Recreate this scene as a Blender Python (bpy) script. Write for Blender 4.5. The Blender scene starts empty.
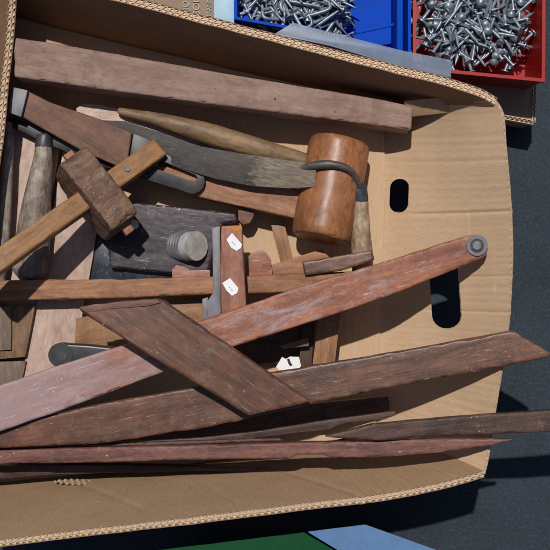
import bpy, bmesh, math, random
from mathutils import Vector, Matrix, noise
random.seed(7)
R = math.radians
sc = bpy.context.scene
COL = sc.collection
H = 1.5            # camera height above the ground
GW = 0.75          # ground width seen at z = 0

def W(px, py, z):
    s = (H - z) / H * GW / 550.0
    return Vector(((px - 275) * s, (275 - py) * s, z))

def lin(c):
    if isinstance(c, str):
        c = [int(c[i:i+2], 16) for i in (0, 2, 4)]
    r = []
    for v in c:
        v /= 255.0
        r.append(v / 12.92 if v <= .04045 else ((v + .055) / 1.055) ** 2.4)
    return (r[0], r[1], r[2], 1)

# ------------------------------------------------------------------ materials
class NT:
    def __init__(s, name):
        m = bpy.data.materials.new(name); m.use_nodes = True
        s.m = m; s.t = m.node_tree; s.b = s.t.nodes['Principled BSDF']
    def n(s, typ, **kw):
        nd = s.t.nodes.new(typ)
        for k, v in kw.items():
            if k.startswith('i_'):
                nd.inputs[k[2:].replace('_', ' ')].default_value = v
            else:
                setattr(nd, k, v)
        return nd
    def l(s, a, b): s.t.links.new(a, b)
    def mix(s, fac, a, b, mode='MIX'):
        nd = s.t.nodes.new('ShaderNodeMix'); nd.data_type = 'RGBA'; nd.blend_type = mode
        for sock, v in ((nd.inputs[0], fac), (nd.inputs[6], a), (nd.inputs[7], b)):
            if hasattr(v, 'links'): s.l(v, sock)
            else: sock.default_value = v
        return nd.outputs[2]
    def math(s, op, a, b=0.0, clamp=False):
        nd = s.t.nodes.new('ShaderNodeMath'); nd.operation = op; nd.use_clamp = clamp
        for sock, v in ((nd.inputs[0], a), (nd.inputs[1], b)):
            if hasattr(v, 'links'): s.l(v, sock)
            else: sock.default_value = v
        return nd.outputs[0]
    def ramp(s, fac, lo, hi, a=(0, 0, 0, 1), b=(1, 1, 1, 1)):
        nd = s.t.nodes.new('ShaderNodeValToRGB')
        e = nd.color_ramp.elements
        e[0].position = lo; e[0].color = a; e[1].position = hi; e[1].color = b
        s.l(fac, nd.inputs[0]); return nd.outputs[0]
    def coords(s, scale, rot=(0, 0, 0), uv=False):
        tc = s.n('ShaderNodeTexCoord'); mp = s.n('ShaderNodeMapping')
        oi = s.n('ShaderNodeObjectInfo')
        mp.inputs['Scale'].default_value = scale; mp.inputs['Rotation'].default_value = rot
        s.l(tc.outputs['UV' if uv else 'Object'], mp.inputs['Vector'])
        cm = s.n('ShaderNodeCombineXYZ')
        v = s.math('MULTIPLY', oi.outputs['Random'], 37.0)
        s.l(v, cm.inputs[0]); s.l(v, cm.inputs[1]); s.l(v, cm.inputs[2])
        s.l(cm.outputs[0], mp.inputs['Location'])
        return mp.outputs[0]
    def noise(s, vec, scale, detail=4, rough=.6, dist=0):
        nd = s.n('ShaderNodeTexNoise'); nd.inputs['Scale'].default_value = scale
        nd.inputs['Detail'].default_value = detail; nd.inputs['Roughness'].default_value = rough
        nd.inputs['Distortion'].default_value = dist
        s.l(vec, nd.inputs['Vector']); return nd.outputs['Fac']
    def bump(s, h, strength=.4, dist=.001):
        nd = s.n('ShaderNodeBump'); nd.inputs['Strength'].default_value = strength
        nd.inputs['Distance'].default_value = dist
        s.l(h, nd.inputs['Height']); s.l(nd.outputs[0], s.b.inputs['Normal'])

def wood(name, light, dark, rough=.55, grain=9, spec=.35, speck=.25, scratch=.25, blotch=.45,
         blotch_col='2a1c16', dust='b9b0a8', stain=None, stain_amt=0, wearedge=.35, edge_col=None, dusty_end=None, mottle=.38, grime=.3, bumps=.45, fib=60):
    N = NT(name)
    v = N.coords((1.0, grain, grain))
    g1 = N.noise(v, 11, 6, .62, .6)
    g2 = N.noise(N.coords((2.2, fib, fib)), 9 if fib > 20 else 30, 5, .7, .2)
    base = N.mix(N.ramp(g1, .32, .68), lin(dark), lin(light))
    base = N.mix(N.math('MULTIPLY', N.ramp(g2, .42, .75), .42), base, lin(dark))
    # pores: short dark dashes
    pv = N.noise(N.coords((10, 160, 160)), 7, 2, .5)
    base = N.mix(N.math('MULTIPLY', N.ramp(pv, .62, .70), .4), base, lin(blotch_col))
    o = N.coords((1, 1, 1))
    bl = N.noise(o, 22, 5, .65, .8)
    base = N.mix(N.math('MULTIPLY', N.ramp(bl, .48, .72), blotch), base, lin(blotch_col))
    if stain:
        st = N.noise(N.coords((.8, 2.4, 2.4)), 22, 9, .78, .6)
        base = N.mix(N.math('MULTIPLY', N.ramp(st, .5, .62), stain_amt), base, lin(stain))
    mo = N.noise(N.coords((1, 1.8, 1.8)), 70, 8, .74, .5)
    base = N.mix(mottle, base, N.ramp(mo, .33, .66, (.38, .36, .36, 1), (1.45, 1.42, 1.40, 1)), 'MULTIPLY')
    gr = N.noise(o, 13, 7, .7, 1.5)
    base = N.mix(N.math('MULTIPLY', N.ramp(gr, .55, .66), grime), base, lin(blotch_col))
    # pale dusty wear, patchy
    du = N.noise(o, 46, 8, .78)
    base = N.mix(N.math('MULTIPLY', N.ramp(du, .55, .75), speck * .8), base, lin(dust))
    if dusty_end:      # a film of grey-pink dust, thickest towards one end of the piece
        tcx = N.n('ShaderNodeTexCoord'); sxx = N.n('ShaderNodeSeparateXYZ'); N.l(tcx.outputs['Object'], sxx.inputs[0])
        gx = N.math('ADD', N.math('MULTIPLY', sxx.outputs[0], -2.4), N.math('MULTIPLY', N.math('ADD', N.noise(N.coords((1, 2.2, 2.2)), 16, 8, .7, .8), -.5), 1.6))
        base = N.mix(N.math('MULTIPLY', N.ramp(gx, -.12, .55), .62), base, lin(dusty_end))
    sp = N.noise(o, 300, 3, .6)
    mask = N.ramp(N.noise(o, 25, 3, .6), .45, .65)
    spm = N.math('MULTIPLY', N.ramp(sp, .66, .71), mask)
    base = N.mix(N.math('MULTIPLY', spm, min(1, speck * 2.0)), base, lin('d8d0c8'))
    # scratches in two directions
    s1 = N.noise(N.coords((7, 150, 60), (0, 0, R(24))), 3.2, 3, .5, .4)
    s2 = N.noise(N.coords((9, 170, 60), (0, 0, R(-38))), 3.2, 3, .5, .3)
    sm = N.math('MAXIMUM', N.ramp(s1, .69, .73), N.ramp(s2, .69, .73))
    base = N.mix(N.math('MULTIPLY', sm, scratch), base, lin(dust))
    # rubbed arrises
    bv = N.n('ShaderNodeBevel'); bv.samples = 4; bv.inputs['Radius'].default_value = .0022
    ge = N.n('ShaderNodeNewGeometry')
    dp = N.n('ShaderNodeVectorMath', operation='DOT_PRODUCT')
    N.l(bv.outputs[0], dp.inputs[0]); N.l(ge.outputs['Normal'], dp.inputs[1])
    em = N.ramp(dp.outputs['Value'], .90, .99, (1, 1, 1, 1), (0, 0, 0, 1))
    en = N.ramp(N.noise(o, 60, 4, .7), .40, .62)
    base = N.mix(N.math('MULTIPLY', N.math('MULTIPLY', em, en), wearedge), base, lin(edge_col or dust))
    N.l(base, N.b.inputs['Base Color'])
    rr = N.math('ADD', N.math('MULTIPLY', du, .35), rough - .15, True)
    N.l(rr, N.b.inputs['Roughness'])
    N.b.inputs['Specular IOR Level'].default_value = spec
    hgt = N.math('ADD', N.math('MULTIPLY', g2, .5), N.math('ADD', N.math('MULTIPLY', pv, .35), N.math('MULTIPLY', sm, -.5)))
    hgt = N.math('ADD', hgt, N.math('MULTIPLY', bl, .9))
    N.bump(hgt, bumps, .0009)
    return N.m

def metal(name, light, dark, rough=.45, metallic=.7, rust=None, rust_amt=0, speck=.2, stretch=(1, 1, 1), nscale=40):
    N = NT(name)
    o = N.coords(stretch)
    a = N.noise(o, nscale, 7, .7, .4)
    base = N.mix(N.ramp(a, .35, .7), lin(dark), lin(light))
    if rust:
        r = N.noise(o, nscale * .6, 6, .75, .5)
        base = N.mix(N.math('MULTIPLY', N.ramp(r, .5, .68), rust_amt), base, lin(rust))
    sp = N.noise(o, nscale * 7, 3, .6)
    base = N.mix(N.math('MULTIPLY', N.ramp(sp, .64, .72), speck), base, lin('c9c6c4'))
    N.l(base, N.b.inputs['Base Color'])
    N.b.inputs['Metallic'].default_value = metallic
    N.l(N.math('ADD', N.math('MULTIPLY', a, .35), rough - .15, True), N.b.inputs['Roughness'])
    N.bump(N.math('ADD', a, N.math('MULTIPLY', sp, .4)), .22, .0004)
    return N.m

def plain(name, col, rough=.4, spec=.5, var=.12, transmission=0, alpha=1, bumps=.15, nscale=60):
    N = NT(name)
    o = N.coords((1, 1, 1))
    a = N.noise(o, nscale, 6, .7)
    c = lin(col); d = tuple(x * (1 - var * 3) for x in c[:3]) + (1,)
    base = N.mix(N.ramp(a, .35, .7), d, c)
    N.l(base, N.b.inputs['Base Color'])
    N.l(N.math('ADD', N.math('MULTIPLY', a, .2), rough - .1, True), N.b.inputs['Roughness'])
    N.b.inputs['Specular IOR Level'].default_value = spec
    N.b.inputs['Transmission Weight'].default_value = transmission
    N.b.inputs['Alpha'].default_value = alpha
    N.bump(a, bumps, .0008)
    return N.m

def cardboard(name, col, dark, flute=.0090, wave=.22, fold=0.0):
    N = NT(name)
    uv = N.coords((1, 1, 1), uv=True)
    fib = N.noise(N.coords((30, 4, 1), uv=True), 22, 6, .7)
    big = N.noise(uv, 9, 5, .6, .4)
    fine = N.noise(uv, 420, 3, .6)
    base = N.mix(N.ramp(fib, .3, .75), lin(col), lin(dark))
    base = N.mix(N.math('MULTIPLY', N.ramp(big, .42, .7), .40), base, lin(dark))
    base = N.mix(N.math('MULTIPLY', N.ramp(fine, .60, .75), .22), base, lin('5f4630'))
    sc_ = N.noise(N.coords((14, 55, 1), (0, 0, R(30)), uv=True), 1.7, 3, .5, .5)
    base = N.mix(N.math('MULTIPLY', N.ramp(sc_, .71, .74), .25), base, lin('e2c9a8'))
    st = N.noise(uv, 38, 4, .7)
    base = N.mix(N.math('MULTIPLY', N.ramp(st, .66, .78), .35), base, lin('6a4e38'))
    N.l(base, N.b.inputs['Base Color'])
    N.b.inputs['Roughness'].default_value = .78
    N.b.inputs['Specular IOR Level'].default_value = .25
    sx = N.n('ShaderNodeSeparateXYZ')
    tc = N.n('ShaderNodeTexCoord'); N.l(tc.outputs['UV'], sx.inputs[0])
    wv = N.math('SINE', N.math('MULTIPLY', sx.outputs[0], 2 * math.pi / flute))
    wm = N.math('MULTIPLY', N.math('ADD', N.math('MULTIPLY', big, .8), .1), wave)
    h = N.math('ADD', N.math('MULTIPLY', wv, wm), N.math('MULTIPLY', fib, .25))
    h = N.math('ADD', h, N.math('MULTIPLY', N.noise(uv, 26, 5, .6, 1.2), .8))
    N.bump(h, .45, .0012)
    return N.m

M = {}
M['plank'] = wood('weathered_plank', 'a58a7c', '85695c', .7, 7, .2, .3, .25, .4, '5a433a', 'b8a69c', mottle=.22)
M['red_brown'] = wood('red_brown_wood', 'b0704f', '7a4431', .5, 8, .4, .42, .75, .35, '4a2820', 'c4bab6', 'a89ea2', .55, .5, mottle=.4, bumps=.3, dusty_end='a08e90')
M['dark_brown'] = wood('dark_brown_wood', '7c5038', '44291c', .40, 8, .5, .26, .45, .4, '2a1a15', 'b4a498', bumps=.3)
M['dark_edge'] = wood('dark_grimy_wood', '64483c', '38261f', .5, 8, .35, .3, .3, .5, '201614', 'a09088')
M['pink_edge'] = wood('dusty_rosewood', '8e5e50', '54342c', .5, 10, .35, .4, .3, .4, '2e1c1a', 'a89494')
M['rod'] = wood('brown_stick', 'b07e58', '7e5236', .55, 9, .35, .2, .3, .4, '4c3224', 'c0ab94')
M['pale'] = wood('pale_plywood', 'cbb3a5', 'b09484', .75, 4, .2, .3, .15, .25, '7b6456', 'cbbdb2')
M['orange'] = wood('orange_wood', 'a67c56', '82593a', .5, 9, .35, .12, .15, .35, '5b3a22', 'c9a781')
M['gauge'] = wood('gauge_stem_wood', 'a87a4c', '7c5430', .45, 9, .45, .15, .25, .35, '4a2e1c', 'c8ac8c')
M['gauge_head'] = wood('gauge_head_wood', '8c6c54', '5a3e30', .6, 5, .35, .5, .3, .65, '241a16', 'a89a88', wearedge=.8, mottle=.9, grime=.6)
M['block'] = wood('brown_stock_wood', '8a6450', '5e4234', .6, 8, .3, .15, .2, .5, '54382e', 'a99488')
M['block2'] = wood('sawn_brown_wood', 'b08264', '84583e', .6, 10, .3, .15, .2, .3, '5a3c2c', 'c4a088')
M['mallet'] = wood('mallet_beech', 'aa724a', '8a5634', .36, 6, .45, .22, .35, .5, '54301e', 'd0a888', mottle=.35, grime=.5, bumps=.12)
M['handle_tan'] = wood('tan_handle_wood', '9c7e5c', '6e563c', .5, 5, .4, .25, .25, .55, '4c3a2a', 'c6b498')
M['handle_grey'] = wood('grey_speckled_handle', 'a89a8c', '706258', .55, 6, .35, .7, .3, .6, '2c2622', 'b5a99a', mottle=.9)
M['handle_cream'] = wood('paint_flecked_handle', 'b8a184', '86705a', .6, 5, .35, .8, .3, .45, '40342c', 'b4bdb2', mottle=.9)
M['plate'] = wood('black_speckled_body', '45323a', '1e1619', .45, 1.5, .45, .6, .6, .4, '1a1416', 'aaa2a4', mottle=.95, fib=4, bumps=.25)
M['grey_wood'] = wood('grey_brown_scrap', '8d7869', '5f4f45', .65, 8, .3, .3, .2, .5, '3b2f29', 'a89a8e')
M['grain_wood'] = wood('open_grain_scrap', '9a7c60', '644a36', .65, 14, .3, .2, .2, .3, '3a2a20', 'b79c7e')
M['steel_dark'] = metal('dark_steel', '5c5a5e', '2a2a2e', .42, .25, '463430', .4, .15)
M['steel_blade'] = metal('dull_grey_blade', '75706a', '45413e', .5, .45, '5c4a40', .35, .25, (1, 4, 4))
def blade_mat():
    N = NT('worn_drawknife_blade')
    o = N.coords((1, 2.5, 2.5))
    a = N.noise(o, 34, 8, .72, .6); f = N.noise(N.coords((1, 9, 9)), 60, 5, .7)
    base = N.mix(N.ramp(a, .34, .68), lin('2e2a28'), lin('544e4a'))
    base = N.mix(N.math('MULTIPLY', N.ramp(f, .5, .7), .35), base, lin('786f68'))
    tc = N.n('ShaderNodeTexCoord'); sx = N.n('ShaderNodeSeparateXYZ'); N.l(tc.outputs['Object'], sx.inputs[0])
    g = N.math('ADD', sx.outputs[0], N.math('MULTIPLY', N.math('ADD', a, -.5), .09))
    base = N.mix(N.math('MULTIPLY', N.ramp(g, .052, .066), .8), base, N.mix(N.ramp(f, .35, .65), lin('5e5348'), lin('94846e')))
    base = N.mix(N.math('MULTIPLY', N.ramp(N.noise(o, 18, 6, .7), .56, .7), .5), base, lin('54423a'))
    sp = N.noise(o, 260, 3, .6)
    base = N.mix(N.math('MULTIPLY', N.ramp(sp, .66, .72), .35), base, lin('c9c2b8'))
    N.l(base, N.b.inputs['Base Color']); N.b.inputs['Metallic'].default_value = .05; N.b.inputs['Specular IOR Level'].default_value = .2
    N.l(N.math('ADD', N.math('MULTIPLY', a, .4), .38, True), N.b.inputs['Roughness'])
    N.bump(N.math('ADD', a, f), .16, .0005)
    return N.m
M['blade'] = blade_mat()
M['steel_worn'] = metal('worn_pale_blade', 'a39a8c', '6b645c', .55, .3, '5c4a40', .4, .3, (1, 3, 3))
M['square_wood'] = wood('square_stock_wood', 'ae745a', '80503c', .5, 8, .4, .3, .4, .4, '4a2c26', 'c0b0a4')
M['steel_grey'] = metal('grey_steel', '86848a', '565458', .5, .12, '6b5a50', .2, .2)
M['steel_blue'] = metal('blue_black_steel', '343c48', '1c2026', .35, .3, None, 0, .2)
M['iron_black'] = metal('black_iron', '444242', '1a1a1a', .42, .2, '3a2a24', .3, .15)
M['bronze_pale'] = metal('pale_lead', 'd0cbc2', 'a09b92', .55, .15, '6a665c', .4, .3)
M['nail'] = metal('galvanised_steel', 'a4adb4', '5f6a74', .42, .5, '5a5650', .12, .1, (1, 1, 1), 90)
M['card_in'] = cardboard('cardboard_inside', 'b39374', '9c7d60')
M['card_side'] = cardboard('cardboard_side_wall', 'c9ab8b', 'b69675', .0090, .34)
M['card_near_dimmed'] = cardboard('cardboard_near_dimmed', '9e8266', '866b50')  # same carton card, colour darkened to stand in for weaker light here
M['card_far_shaded'] = cardboard('cardboard_far_shaded', '906e54', '765840')  # same carton card with the wall's shade put into its base colour
M['card_edge'] = cardboard('cardboard_cut_edge', 'e0c8aa', 'c4a688', .009, 0)
M['card_floor'] = cardboard('cardboard_floor', 'c2a284', 'a98a6c')
M['card_out'] = cardboard('cardboard_neighbour', '9c8672', '887260')
M['blue'] = plain('blue_plastic', '0848bc', .55, .06, .08)
M['blue_pale'] = plain('pale_blue_plastic', 'a9c8da', .35, .5, .04)
M['red'] = plain('red_plastic', 'a81a18', .45, .3, .08)
M['green'] = plain('green_plastic', '124a2a', .6, .08, .08)
M['sky_blue'] = plain('blue_grey_plastic', '5f80a8', .6, .12, .06)
M['clear'] = plain('cloudy_clear_plastic', '8796ac', .35, .3, .08, 0, .55)
M['paper'] = plain('white_paper_sticker', 'eeeeec', .7, .2, .03)
M['ink'] = plain('grey_ink', '8c9196', .7, .2, .03)
M['ink_dark'] = plain('dark_ink', '3a3638', .7, .2, .03)
M['ink_white'] = plain('white_print', 'b4b2aa', .7, .2, .03)
M['rubber'] = plain('black_rubbery_plastic', '2a2a2c', .38, .5, .1)
M['amber'] = plain('orange_paint', 'd2812e', .6, .3, .1)

N = NT('slate_ground')
o = N.coords((1, 1, 1))
a = N.noise(o, 7, 7, .65, .3); f = N.noise(o, 260, 4, .7)
base = N.mix(N.ramp(a, .3, .72), lin('22292f'), lin('323a43'))
base = N.mix(N.math('MULTIPLY', N.ramp(f, .5, .72), .45), base, lin('515a64'))
base = N.mix(N.math('MULTIPLY', N.ramp(N.noise(o, 190, 2, .6), .62, .7), .5), base, lin('22272c'))
N.l(base, N.b.inputs['Base Color']); N.b.inputs['Roughness'].default_value = .75
N.b.inputs['Specular IOR Level'].default_value = .25
N.bump(f, .6, .0015)
M['ground'] = N.m

# ------------------------------------------------------------------ object helpers
def tag(o, label=None, cat=None, group=None, kind=None):
    if label: o['label'] = label
    if cat: o['category'] = cat
    if group: o['group'] = group
    if kind: o['kind'] = kind
    return o

def empty(name, loc, label, cat, group=None, rot=None):
    o = bpy.data.objects.new(name, None); COL.objects.link(o)
    o.empty_display_size = .02; o.location = loc
    if rot is not None: o.rotation_euler = rot
    tag(o, label, cat, group)
    bpy.context.view_layer.update()
    return o

def finish(name, bm, mat, parent=None, origin=None, ang=0.0, smooth=True, basis=None):
    """bm is in world space; store it in a local frame turned by ang so the grain runs along X"""
    me = bpy.data.meshes.new(name)
    if basis is None:
        if origin is None:
            origin = sum((v.co for v in bm.verts), Vector()) / max(1, len(bm.verts))
        basis = Matrix.Translation(origin) @ Matrix.Rotation(ang, 4, 'Z')
    bm.transform(basis.inverted())
    bmesh.ops.recalc_face_normals(bm, faces=bm.faces[:])
    bm.to_mesh(me); bm.free()
    mats = mat if isinstance(mat, (list, tuple)) else [mat]
    for m in mats: me.materials.append(m)
    if smooth:
        for p in me.polygons: p.use_smooth = True
        me.set_sharp_from_angle(angle=R(38))
    o = bpy.data.objects.new(name, me); COL.objects.link(o)
    if parent:
        o.parent = parent
        pm = parent.matrix_world
        o.matrix_parent_inverse = Matrix()
        o.matrix_local = pm.inverted() @ basis
    else:
        o.matrix_world = basis
    bpy.context.view_layer.update()
    return o

def resample(pts, step, jit):
    out = []
    n = len(pts)
    for i in range(n):
        a = Vector(pts[i]); b = Vector(pts[(i + 1) % n])
        out.append(a.copy())
        d = b - a; L = d.length
        k = int(L / step)
        nn = Vector((-d.y, d.x)) / max(L, 1e-6)
        for j in range(1, k):
            out.append(a + d * (j / k) + nn * (random.uniform(-jit, jit) + (random.choice((-1, 1)) * random.uniform(.4, .9) if random.random() < .06 and jit > 0 else 0)))
    return out

def slab_bm(pts, z, th, bevel=.0012, step=14, jit=.22, segs=2, bm=None, undercut=0):
    """pts: outline of the upper face seen at its height; z: (z at min px, z at max px) or a number or list per point"""
    own = bmesh.new()
    if isinstance(z, (list,)):
        zs = z
        P3 = [W(p[0], p[1], zz) for p, zz in zip(pts, zs)]
        tops = P3
    else:
        if not isinstance(z, tuple): z = (z, z)
        xs = [p[0] for p in pts]; x0, x1 = min(xs), max(xs)
        rp = resample(pts, step, jit) if step else [Vector(p) for p in pts]
        tops = [W(p[0], p[1], z[0] + (z[1] - z[0]) * (p[0] - x0) / max(1e-6, x1 - x0)) for p in rp]
    c = sum(tops, Vector()) / len(tops)
    tv = [own.verts.new(p) for p in tops]
    bv = []
    for p in tops:
        q = p.copy(); q.z -= th
        if undercut:
            d = (c - p); d.z = 0
            if d.length > 0: q += d.normalized() * undercut
        bv.append(own.verts.new(q))
    n = len(tv)
    ft = own.faces.new(tv); fb = own.faces.new(bv[::-1])
    for i in range(n):
        own.faces.new((tv[i], bv[i], bv[(i + 1) % n], tv[(i + 1) % n]))
    bmesh.ops.recalc_face_normals(own, faces=own.faces[:])
    if bevel:
        es = [e for e in own.edges if len(e.link_faces) == 2 and e.calc_face_angle() > R(30)]
        bmesh.ops.bevel(own, geom=es, offset=bevel, segments=segs, profile=.6, affect='EDGES', clamp_overlap=True)
    if bm is not None:
        tmp = bpy.data.meshes.new('t'); own.to_mesh(tmp); own.free(); bm.from_mesh(tmp); bpy.data.meshes.remove(tmp)
        return bm
    return own

def long_angle(pts):
    best = 0; ang = 0
    n = len(pts)
    for i in range(n):
        d = Vector(pts[(i + 1) % n]) - Vector(pts[i])
        if d.length > best: best = d.length; ang = math.atan2(-d.y, d.x)
    return ang

def slab(name, pts, z, th, mat, parent=None, label=None, cat=None, ang=None, group=None, **kw):
    bm = slab_bm(pts, z, th, **kw)
    o = finish(name, bm, mat, parent, ang=long_angle(pts) if ang is None else ang)
    tag(o, label, cat, group)
    return o

def tube_bm(path, radii, n=20, bm=None, flat=1.0, cap=True):
    bm = bm or bmesh.new()
    rings = []
    up = Vector((0, 0, 1))
    m = len(path)
    for i, p in enumerate(path):
        t = (path[min(i + 1, m - 1)] - path[max(i - 1, 0)]).normalized()
        a = t.cross(up)
        if a.length < .05: a = t.cross(Vector((0, 1, 0)))
        a.normalize(); b = a.cross(t).normalized()
        r = radii[i]
        rings.append([bm.verts.new(p + (a * math.cos(2*math.pi*k/n) + b * math.sin(2*math.pi*k/n) * flat) * r) for k in range(n)])
    for i in range(m - 1):
        for k in range(n):
            bm.faces.new((rings[i][k], rings[i][(k+1) % n], rings[i+1][(k+1) % n], rings[i+1][k]))
    if cap:
        bm.faces.new(rings[0][::-1]); bm.faces.new(rings[-1])
    return bm

def smooth_path(ctrl, radii, k=6):
    P = []; Rr = []
    n = len(ctrl)
    for i in range(n - 1):
        p0 = ctrl[max(i-1, 0)]; p1 = ctrl[i]; p2 = ctrl[i+1]; p3 = ctrl[min(i+2, n-1)]
        r0 = radii[max(i-1, 0)]; r1 = radii[i]; r2 = radii[i+1]; r3 = radii[min(i+2, n-1)]
        for j in range(k):
            t = j / k
            f = lambda a, b, c, d: .5 * ((2*b) + (c-a)*t + (2*a-5*b+4*c-d)*t*t + (3*b-a-3*c+d)*t*t*t)
            P.append(f(p0, p1, p2, p3)); Rr.append(max(1e-4, f(r0, r1, r2, r3)))
    P.append(ctrl[-1]); Rr.append(radii[-1])
    return P, Rr

def tube(name, ctrl, radii, mat, parent=None, n=22, k=6, flat=1.0):
    P, Rr = smooth_path(ctrl, radii, k)
    bm = tube_bm(P, Rr, n, flat=flat)
    d = P[-1] - P[0]
    return finish(name, bm, mat, parent, ang=math.atan2(d.y, d.x))

def disc_bm(c, axis, r, h, n=32, bevel=0, bm=None):
    axis = axis.normalized()
    b = tube_bm([c - axis*h/2, c + axis*h/2], [r, r], n)
    if bevel:
        es = [e for e in b.edges if len(e.link_faces) == 2 and e.calc_face_angle(0) > R(40)]
        bmesh.ops.bevel(b, geom=es, offset=bevel, segments=3, profile=.5, affect='EDGES')
    if bm is not None:
        tmp = bpy.data.meshes.new('t'); b.to_mesh(tmp); b.free(); bm.from_mesh(tmp); bpy.data.meshes.remove(tmp)
        return bm
    return b

# ------------------------------------------------------------------ ground
bm = bmesh.new()
vs = [bm.verts.new(p) for p in ((-6, -6, 0), (6, -6, 0), (6, 6, 0), (-6, 6, 0))]
bm.faces.new(vs)
g = finish('ground', bm, M['ground'], origin=Vector((0, 0, 0)), smooth=False)
tag(g, 'dark slate grey ground under the boxes', None, None, 'structure')

# ------------------------------------------------------------------ cardboard box of tools
ZR = .200; FZ = .076
box = empty('cardboard_box', W(200, 280, 0), 'large open double-walled cardboard box heaped with old woodworking tools', 'box')
# stations: rim px, py, foot x, foot y
ST = {
 'top': [(12, -30, -.372, .345), (60, -17, -.31, .330), (140, 3, -.20, .303), (195, 17.5, -.12, .285), (250, 31.5, -.05, .268),
         (330, 52.5, .045, .248), (385, 66.5, .09, .240), (440, 80, .115, .236), (478, 92, .132, .232), (496, 101.5, .140, .226)],
 'right': [(496, 101.5, .140, .226), (503, 116, .142, .205), (506, 150, .142, .16), (511, 210, .140, .08), (512, 262, .138, .01), (509, 318, .136, -.05),
           (504, 355, .135, -.09), (498, 392, .134, -.125), (493, 425, .133, -.155), (488, 457, .133, -.180), (484, 474, .130, -.200)],
 'bottom': [(484, 474, .130, -.200), (440, 486, .10, -.215), (380, 497.5, .06, -.224), (300, 507, .0, -.232), (200, 519.5, -.10, -.246),
            (100, 531, -.21, -.257), (0, 543, -.32, -.268), (-50, 549, -.385, -.275)],
 'left': [(-50, 549, -.385, -.275), (-42, 480, -.385, -.2), (-28, 350, -.384, -.07), (-15, 250, -.383, .03), (-6, 178, -.382, .12),
          (1, 125, -.380, .18), (5, 80, -.378, .24), (9.5, 40, -.376, .29), (12, 0, -.374, .33), (12, -30, -.372, .345)],
}
def cat(vals, t):
    n = len(vals); i = min(int(t), n - 2); f = t - i
    a = vals[max(i-1, 0)]; b = vals[i]; c = vals[i+1]; d = vals[min(i+2, n-1)]
    return .5 * ((2*b) + (c-a)*f + (2*a-5*b+4*c-d)*f*f + (3*b-a-3*c+d)*f*f*f)

def wall_samples(key, du=.0011):
    st = ST[key]
    rims = [W(s[0], s[1], ZR - (.024 * math.sin(math.pi * i / (len(st) - 1)) ** .5 if key == 'left' else 0)) for i, s in enumerate(st)]; feet = [Vector((s[2], s[3], FZ)) for s in st]
    # dense then reparametrise by rim length
    dense = [(cat(rims, t), cat(feet, t)) for t in [i * (len(st)-1) / 3000 for i in range(3001)]]
    L = [0]
    for i in range(1, len(dense)): L.append(L[-1] + (dense[i][0] - dense[i-1][0]).length)
    n = int(L[-1] / du); out = []; j = 0
    for i in range(n + 1):
        s = L[-1] * i / n
        while j < len(L) - 2 and L[j+1] < s: j += 1
        f = (s - L[j]) / max(1e-9, L[j+1] - L[j])
        out.append((s, dense[j][0].lerp(dense[j+1][0], f), dense[j][1].lerp(dense[j+1][1], f)))
    return out, L[-1]

BULGE = {'top': .004, 'right': .006, 'bottom': .004, 'left': .0}
CREASE = {'right': [(211, .0016, .2, 1.0), (276, .0012, .45, 1.0), (313, .0014, .3, 1.0), (160, .0004, .1, 1.0)], 'top': [], 'bottom': [], 'left': []}
def wall_grid(key, vs, du=.0011):
    smp, L = wall_samples(key, du)
    center = Vector((-.1, .0, .1))
    grid = []
    for s, rim, foot in smp:
        row = []
        for v in vs:
            p = foot.lerp(rim, v)
            if key == 'right': p.z = foot.z + (rim.z - foot.z) * v ** (1 + .7 * math.sin(math.pi * s / L) ** .6)
            p = p + Vector((0, 0, .0016 * noise.noise(Vector((s * 30, 3.1, len(key)))) * v + .0009 * noise.noise(Vector((s * 160, 9.1, len(key)))) * v))
            row.append(p)
        grid.append((s, row))
    # normals
    G = []
    for i, (s, row) in enumerate(grid):
        r0 = grid[max(i-4, 0)][1]; r1 = grid[min(i+4, len(grid)-1)][1]
        nr = []
        for j, p in enumerate(row):
            tu = r1[j] - r0[j]; tv = row[-1] - row[0]
            n = tu.cross(tv).normalized()
            if n.dot(center - p) < 0: n = -n
            nr.append(n)
        rr = []
        for j, p in enumerate(row):
            v = vs[j]
            off = BULGE[key] * math.sin(math.pi * v) * (.6 + .8 * noise.noise(Vector((s * 6, v * 2, 1.7))))
            for (py, dep, v0, v1) in CREASE[key]:
                pyy = 275 - (rim_y := grid[i][1][-1].y) / ((H - ZR) / H * GW / 550)
                if v >= v0: off -= dep * math.exp(-((pyy - py) / 1.6) ** 2) * min(1, (v - v0) * 6)
            if key == 'bottom':
                fz = (H - p.z) / H * GW / 550; X = p.x / fz + 275; Y = 275 - p.y / fz
                for (xa, ya, xb, yb, dp_) in ((52, 477, 158, 520, .0016), (268, 472, 372, 503, .0016), (205, 488, 244, 512, .0005), (-5, 500, 60, 486, .0005)):
                    ex, ey = xb - xa, yb - ya; t_ = ((X - xa) * ex + (Y - ya) * ey) / (ex * ex + ey * ey)
                    if 0 < t_ < 1:
                        dd = math.hypot(X - xa - t_ * ex, Y - ya - t_ * ey)
                        off -= dp_ * math.exp(-(dd / 1.3) ** 2) * min(1, t_ * 5, (1 - t_) * 5)
            off += .0009 * noise.noise(Vector((s * 34, v * 6, 4.4 + len(key)))) * (1 - v * .5)
            rr.append(p + nr[j] * off)
        G.append((s, rr, nr))
    return G, L

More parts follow.
